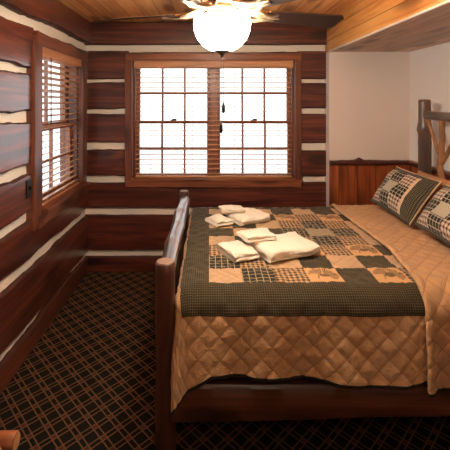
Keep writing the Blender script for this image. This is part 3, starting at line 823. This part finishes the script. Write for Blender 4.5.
# the tan reverse of the quilt folded back towards the pillows
na, nb = 58, 150
FB0 = VO - .15 - .315
def ff(i, j):
    b = FB0 + (B1 + .08 - FB0) * j / nb
    e = .985 - .05 * max(0., (2.1 - b)) / .7 - .012 * math.sin(b * 5) + .02 * max(0, 1.75 - b) * 1.5
    return e + (1.64 - e) * i / na, b
fl = cloth('folded_back_edge', ff, na, nb, lambda a, b, i, j: ((1 if j < 1 else 0), 0, 0), [M['tan'], M['bind']], lift=.020, thick=.014, pamp=.008, ridge=.012)
fl['label'] = 'tan quilted reverse side of the quilt turned back'
part(fl, quilt)

# ------------------------------------------------------------------ pillows
def pillow(name, cs, thick, label, group, patch=True, seed=0.):
    """cs: far-bottom, far-top, near-top, near-bottom corners of the middle plane"""
    fb, ft, nt_, nb_ = [Vector(c) for c in cs]
    nu, nv = 48, 36
    nrm = (nb_ - fb).cross(ft - fb).normalized()      # towards the bed's foot
    if nrm.x > 0: nrm = -nrm
    me = bpy.data.meshes.new(name); V = []; F = []; mi = []; UV = []
    Lu = (nb_ - fb).length; Lv = (ft - fb).length
    def pos(u, v, side):
        # corners pull out into points, edges draw in
        uu, vv = 2 * u - 1, 2 * v - 1
        pin = .045
        u2 = .5 + .5 * uu * (1 - pin * (1 - vv * vv)); v2 = .5 + .5 * vv * (1 - pin * (1 - uu * uu))
        p = fb.lerp(nb_, u2).lerp(ft.lerp(nt_, u2), v2)
        fu = max(0., 1 - (abs(uu) / .94) ** 2.6); fv = max(0., 1 - (abs(vv) / .94) ** 2.6)
        h = thick * (fu * fv) ** .55 * (1 + .25 * nz(u * 3 + seed, v * 3)) * (1.12 - .2 * v)
        h += .004 + .004 * nz(u * 9, v * 9, seed)
        return p + nrm * h * (side if side > 0 else side * .45)
    idx = {}
    for s in (1, -1):
        for i in range(nu + 1):
            for j in range(nv + 1):
                edge = i in (0, nu) or j in (0, nv)
                if s == -1 and edge: idx[s, i, j] = idx[1, i, j]; continue
                idx[s, i, j] = len(V); V.append(pos(i / nu, j / nv, s if not edge else 0))
    def sel(u, v):
        if not patch: return 5
        if u > .975 or v > .975 : return 4
        if v < .05 or v > .85 or u < .07: return 0
        if u < .775:
            a = int((u - .07) / .235); b = int((v - .05) / .2667); a = min(a, 2); b = min(b, 2)
            if a == 1 and b == 1: return 3
            return 1 if (a + b) % 2 else 2
        if u < .805: return 4
        return 0
    for s in (1, -1):
        for i in range(nu):
            for j in range(nv):
                f = [idx[s, i, j], idx[s, i + 1, j], idx[s, i + 1, j + 1], idx[s, i, j + 1]]
                cs_ = [(i, j), (i + 1, j), (i + 1, j + 1), (i, j + 1)]
                if s == -1: f = f[::-1]; cs_ = cs_[::-1]
                F.append(f); mi.append(sel((i + .5) / nu, (j + .5) / nv) if s == 1 else 5)
                UV.append([(c[0] / nu * Lu, c[1] / nv * Lv) for c in cs_])
    me.from_pydata(V, [], F); uvl = me.uv_layers.new(name='UVMap')
    for p, m_, uvs in zip(me.polygons, mi, UV):
        p.use_smooth = True; p.material_index = m_
        for li, c in zip(p.loop_indices, uvs): uvl.data[li].uv = c
    for k in ('pmini', 'pwin', 'pchk', 'psage', 'pcream', 'ptan'): me.materials.append(M[k])
    bm = bmesh.new(); bm.from_mesh(me); bmesh.ops.recalc_face_normals(bm, faces=bm.faces); bm.to_mesh(me); bm.free()
    o = bpy.data.objects.new(name, me); C.objects.link(o)
    return tag(o, label, 'pillow', group)
pillow('pillow', [(1.235, 2.87, .905), (1.45, 2.90, 1.165), (1.50, 2.41, 1.15), (1.27, 2.37, .875)], .085,
       'patchwork pillow sham nearest the plank wainscot of the alcove', 'patchwork pillows', True, 1.)
pillow('pillow', [(1.27, 2.33, .90), (1.475, 2.34, 1.15), (1.51, 1.80, 1.15), (1.27, 1.75, .885)], .085,
       'patchwork pillow sham nearest the front, partly cut by the picture edge', 'patchwork pillows', True, 4.)
pillow('pillow', [(1.46, 2.88, .915), (1.60, 2.86, 1.14), (1.61, 2.37, 1.14), (1.47, 2.37, .915)], .055,
       'plain tan pillow behind the patchwork sham by the wainscot', 'tan pillows', False, 7.)
pillow('pillow', [(1.46, 2.30, .915), (1.60, 2.30, 1.14), (1.61, 1.80, 1.14), (1.47, 1.80, .915)], .055,
       'plain tan pillow behind the near patchwork sham', 'tan pillows', False, 9.)

# ------------------------------------------------------------------ towels
def towel(name, w, d, layers, th, loc, rz, label, group, seed=0., tip=(0, 0)):
    """a cloth folded back and forth: serpentine section across d, extruded along w"""
    gap = .0008; r = (th + gap) / 2
    cl = []
    for k in range(layers):
        z = th / 2 + k * (th + gap); s = 1 if k % 2 == 0 else -1
        for q in range(19): cl.append(Vector((0, s * (-d / 2 + th + (d - 2 * th) * q / 18), z)))
        if k < layers - 1:
            for q in range(1, 6):
                a = -PI / 2 + PI * q / 6; cl.append(Vector((0, s * (d / 2 - th + r * 1.1 * math.cos(a)), z + r + r * math.sin(a))))
    # offset both sides
    L, Rr = [], []
    for i, p in enumerate(cl):
        t = (cl[min(i + 1, len(cl) - 1)] - cl[max(i - 1, 0)]).normalized(); n = Vector((0, -t.z, t.y))
        L.append(p + n * th * .47); Rr.append(p - n * th * .47)
    sec = L + [cl[-1] + (cl[-1] - cl[-2]).normalized() * th * .35] + Rr[::-1] + [cl[0] - (cl[1] - cl[0]).normalized() * th * .35]
    bm = bmesh.new(); rings = []; n = 34; H = layers * (th + gap)
    for i in range(n + 1):
        x = -w / 2 + w * i / n; e = abs(2 * i / n - 1)
        ring = []
        for p in sec:
            k = p.z / H
            px = x * (1 - .05 * k + .012 * nz(p.y * 20, p.z * 60, seed)) + .012 * nz(p.z * 40, seed)
            py = p.y * (1 - .03 * nz(x * 6, seed + 2)) + .010 * nz(x * 7, p.z * 30, seed + 5)
            pz = p.z * (1 + .12 * nz(x * 9, p.y * 9, seed + 9) - .14 * max(0, e - .75) * 4 * k * .8) + tip[0] * max(0, px) * k + tip[1] * max(0, py)
            pz += k * (.009 * nz(px * 13 + seed * 3, py * 13, seed) + .006 * abs(nz(px * 24, py * 10 + seed * 5, seed + 7)))
            px += .012 * nz(py * 16, p.z * 90, seed + 11) * (.4 + k); py += .010 * nz(px * 15, p.z * 90, seed + 13) * (.4 + k)
            ring.append(bm.verts.new((px, py, max(0.0005, pz))))
        rings.append(ring)
    m = len(sec)
    for a, b in zip(rings, rings[1:]):
        for k in range(m): bm.faces.new((a[k], a[(k + 1) % m], b[(k + 1) % m], b[k]))
    bm.faces.new(rings[0]); bm.faces.new(rings[-1])
    o = finish(name, bm, M['towel'], smooth=True, autos=75); o.location = loc; o.rotation_euler = (0, 0, math.radians(rz))
    return tag(o, label, 'towel', group)
ZQ = ZT + .011
G1, G2 = 'towels of the stack by the window', 'towels of the stack nearer the front'
towel('bath_towel', .24, .22, 3, .016, (.275, 2.655, ZQ), 28, 'large folded cream towel at the right of the stack near the window', G1, 1.)
towel('hand_towel', .125, .175, 2, .017, (.072, 2.585, ZQ), 33, 'folded cream hand towel at the left of the stack near the window', G1, 2.)
towel('washcloth', .17, .12, 2, .012, (.165, 2.68, ZQ + .058), 10, 'small folded cream washcloth topmost of the stack near the window', G1, 3.)
towel('bath_towel', .32, .25, 3, .018, (.418, 2.10, ZQ), 23, 'large folded cream towel at the right of the nearer stack on the quilt', G2, 4.)
towel('hand_towel', .145, .22, 2, .021, (.158, 2.048, ZQ), 27, 'folded cream hand towel at the left of the nearer stack on the quilt', G2, 5.)
towel('washcloth', .18, .15, 2, .013, (.272, 2.135, ZQ + .064), 20, 'small folded cream washcloth topmost of the nearer stack on the quilt', G2, 6.)

# ------------------------------------------------------------------ log bench whose rail end shows low at the left
bench = empty('log_bench', (-.95, 1.05, 0), 'orange pine log bench against the left wall, only a pegged rail end showing', 'bench')
mbn = [M['bench'], M['endlight']]
rl = logobj('end_rail', (-1.12, 1.40, .392), (-.725, 1.40, .392), .031, .033, mbn, bench, .002, .06, 80., n=12, chamfer=.007)
bm = bmesh.new(); tube(bm, [(-.765, 1.37, .394), (-.765, 1.362, .394)], .008, 12)
part(finish('peg', bm, M['endlight'], smooth=True, autos=40), rl)
logobj('end_rail', (-1.12, .66, .392), (-.725, .66, .392), .031, .033, mbn, bench, .002, .06, 84., n=12, chamfer=.007)
for x in (-1.10, -.835):
    for y in (.66, 1.40): logobj('leg', (x, y, .001 + .008), (x, y, .44), .034, .032, mbn, bench, .004, .08, 90. + x + y, n=10)
bm = bmesh.new()
for k in range(3): box(bm, -1.14 + k * .115, -1.03 + k * .115, .60, 1.345, .425, .455)
part(finish('seat', bm, M['bench'], bevel=.006), bench)

# ------------------------------------------------------------------ added fill light, unseen behind the viewer
cl_ = empty('fill_light', (.35, -.45, ZC), 'added fill light, a small round fixture unseen behind the viewer', 'fill light')
latheobj('fill_base', [(.15, ZC - .001), (.15, ZC - .025), (.13, ZC - .03)], M['brass'], cl_, 32, (.35, -.45, 0))
latheobj('fill_shade', [(.13, ZC - .03), (.14, ZC - .05), (.115, ZC - .085), (.05, ZC - .105), (.001, ZC - .108)], emit('fill_glow', rgb(1., .78, .56), 15.), cl_, 32, (.35, -.45, 0))

# ------------------------------------------------------------------ daylight
w = bpy.data.worlds.new('sky'); SC.world = w; w.use_nodes = True
bg = w.node_tree.nodes['Background']; bg.inputs[0].default_value = rgb(.94, .97, 1.); bg.inputs[1].default_value = 1.3
def portal(name, loc, rot, sx, sy):
    l = bpy.data.lights.new(name, 'AREA'); l.shape = 'RECTANGLE'; l.size = sx; l.size_y = sy; l.cycles.is_portal = True
    o = bpy.data.objects.new(name, l); C.objects.link(o); o.location = loc; o.rotation_euler = rot; return o
portal('window_portal', ((BW[0] + BW[1]) / 2, YB + .19, (BW[2] + BW[3]) / 2), (PI / 2, 0, PI), BW[1] - BW[0], BW[3] - BW[2]).rotation_euler = (-PI / 2, 0, 0)
portal('window_portal', (XL - .19, (LW[0] + LW[1]) / 2, (LW[2] + LW[3]) / 2), (0, -PI / 2, 0), BW[3] - BW[2], LW[1] - LW[0])

# ------------------------------------------------------------------ camera
cd = bpy.data.cameras.new('camera'); cam = bpy.data.objects.new('camera', cd); C.objects.link(cam)
cam.location = (0, 0, EYE); cam.rotation_euler = (PI / 2, 0, 0)
cd.sensor_width = 36; cd.sensor_fit = 'HORIZONTAL'; cd.lens = 375 / 450 * 36
cd.shift_x = 16 / 450; cd.shift_y = -123 / 450
cd.clip_start = .02
SC.camera = cam
SC.view_settings.view_transform = 'Standard'; SC.view_settings.look = 'None'
SC.view_settings.exposure = 1.08; SC.view_settings.gamma = 1.; SC.view_settings.use_curve_mapping = False
SC.cycles.use_denoising = True
SC.cycles.max_bounces = 10; SC.cycles.diffuse_bounces = 6
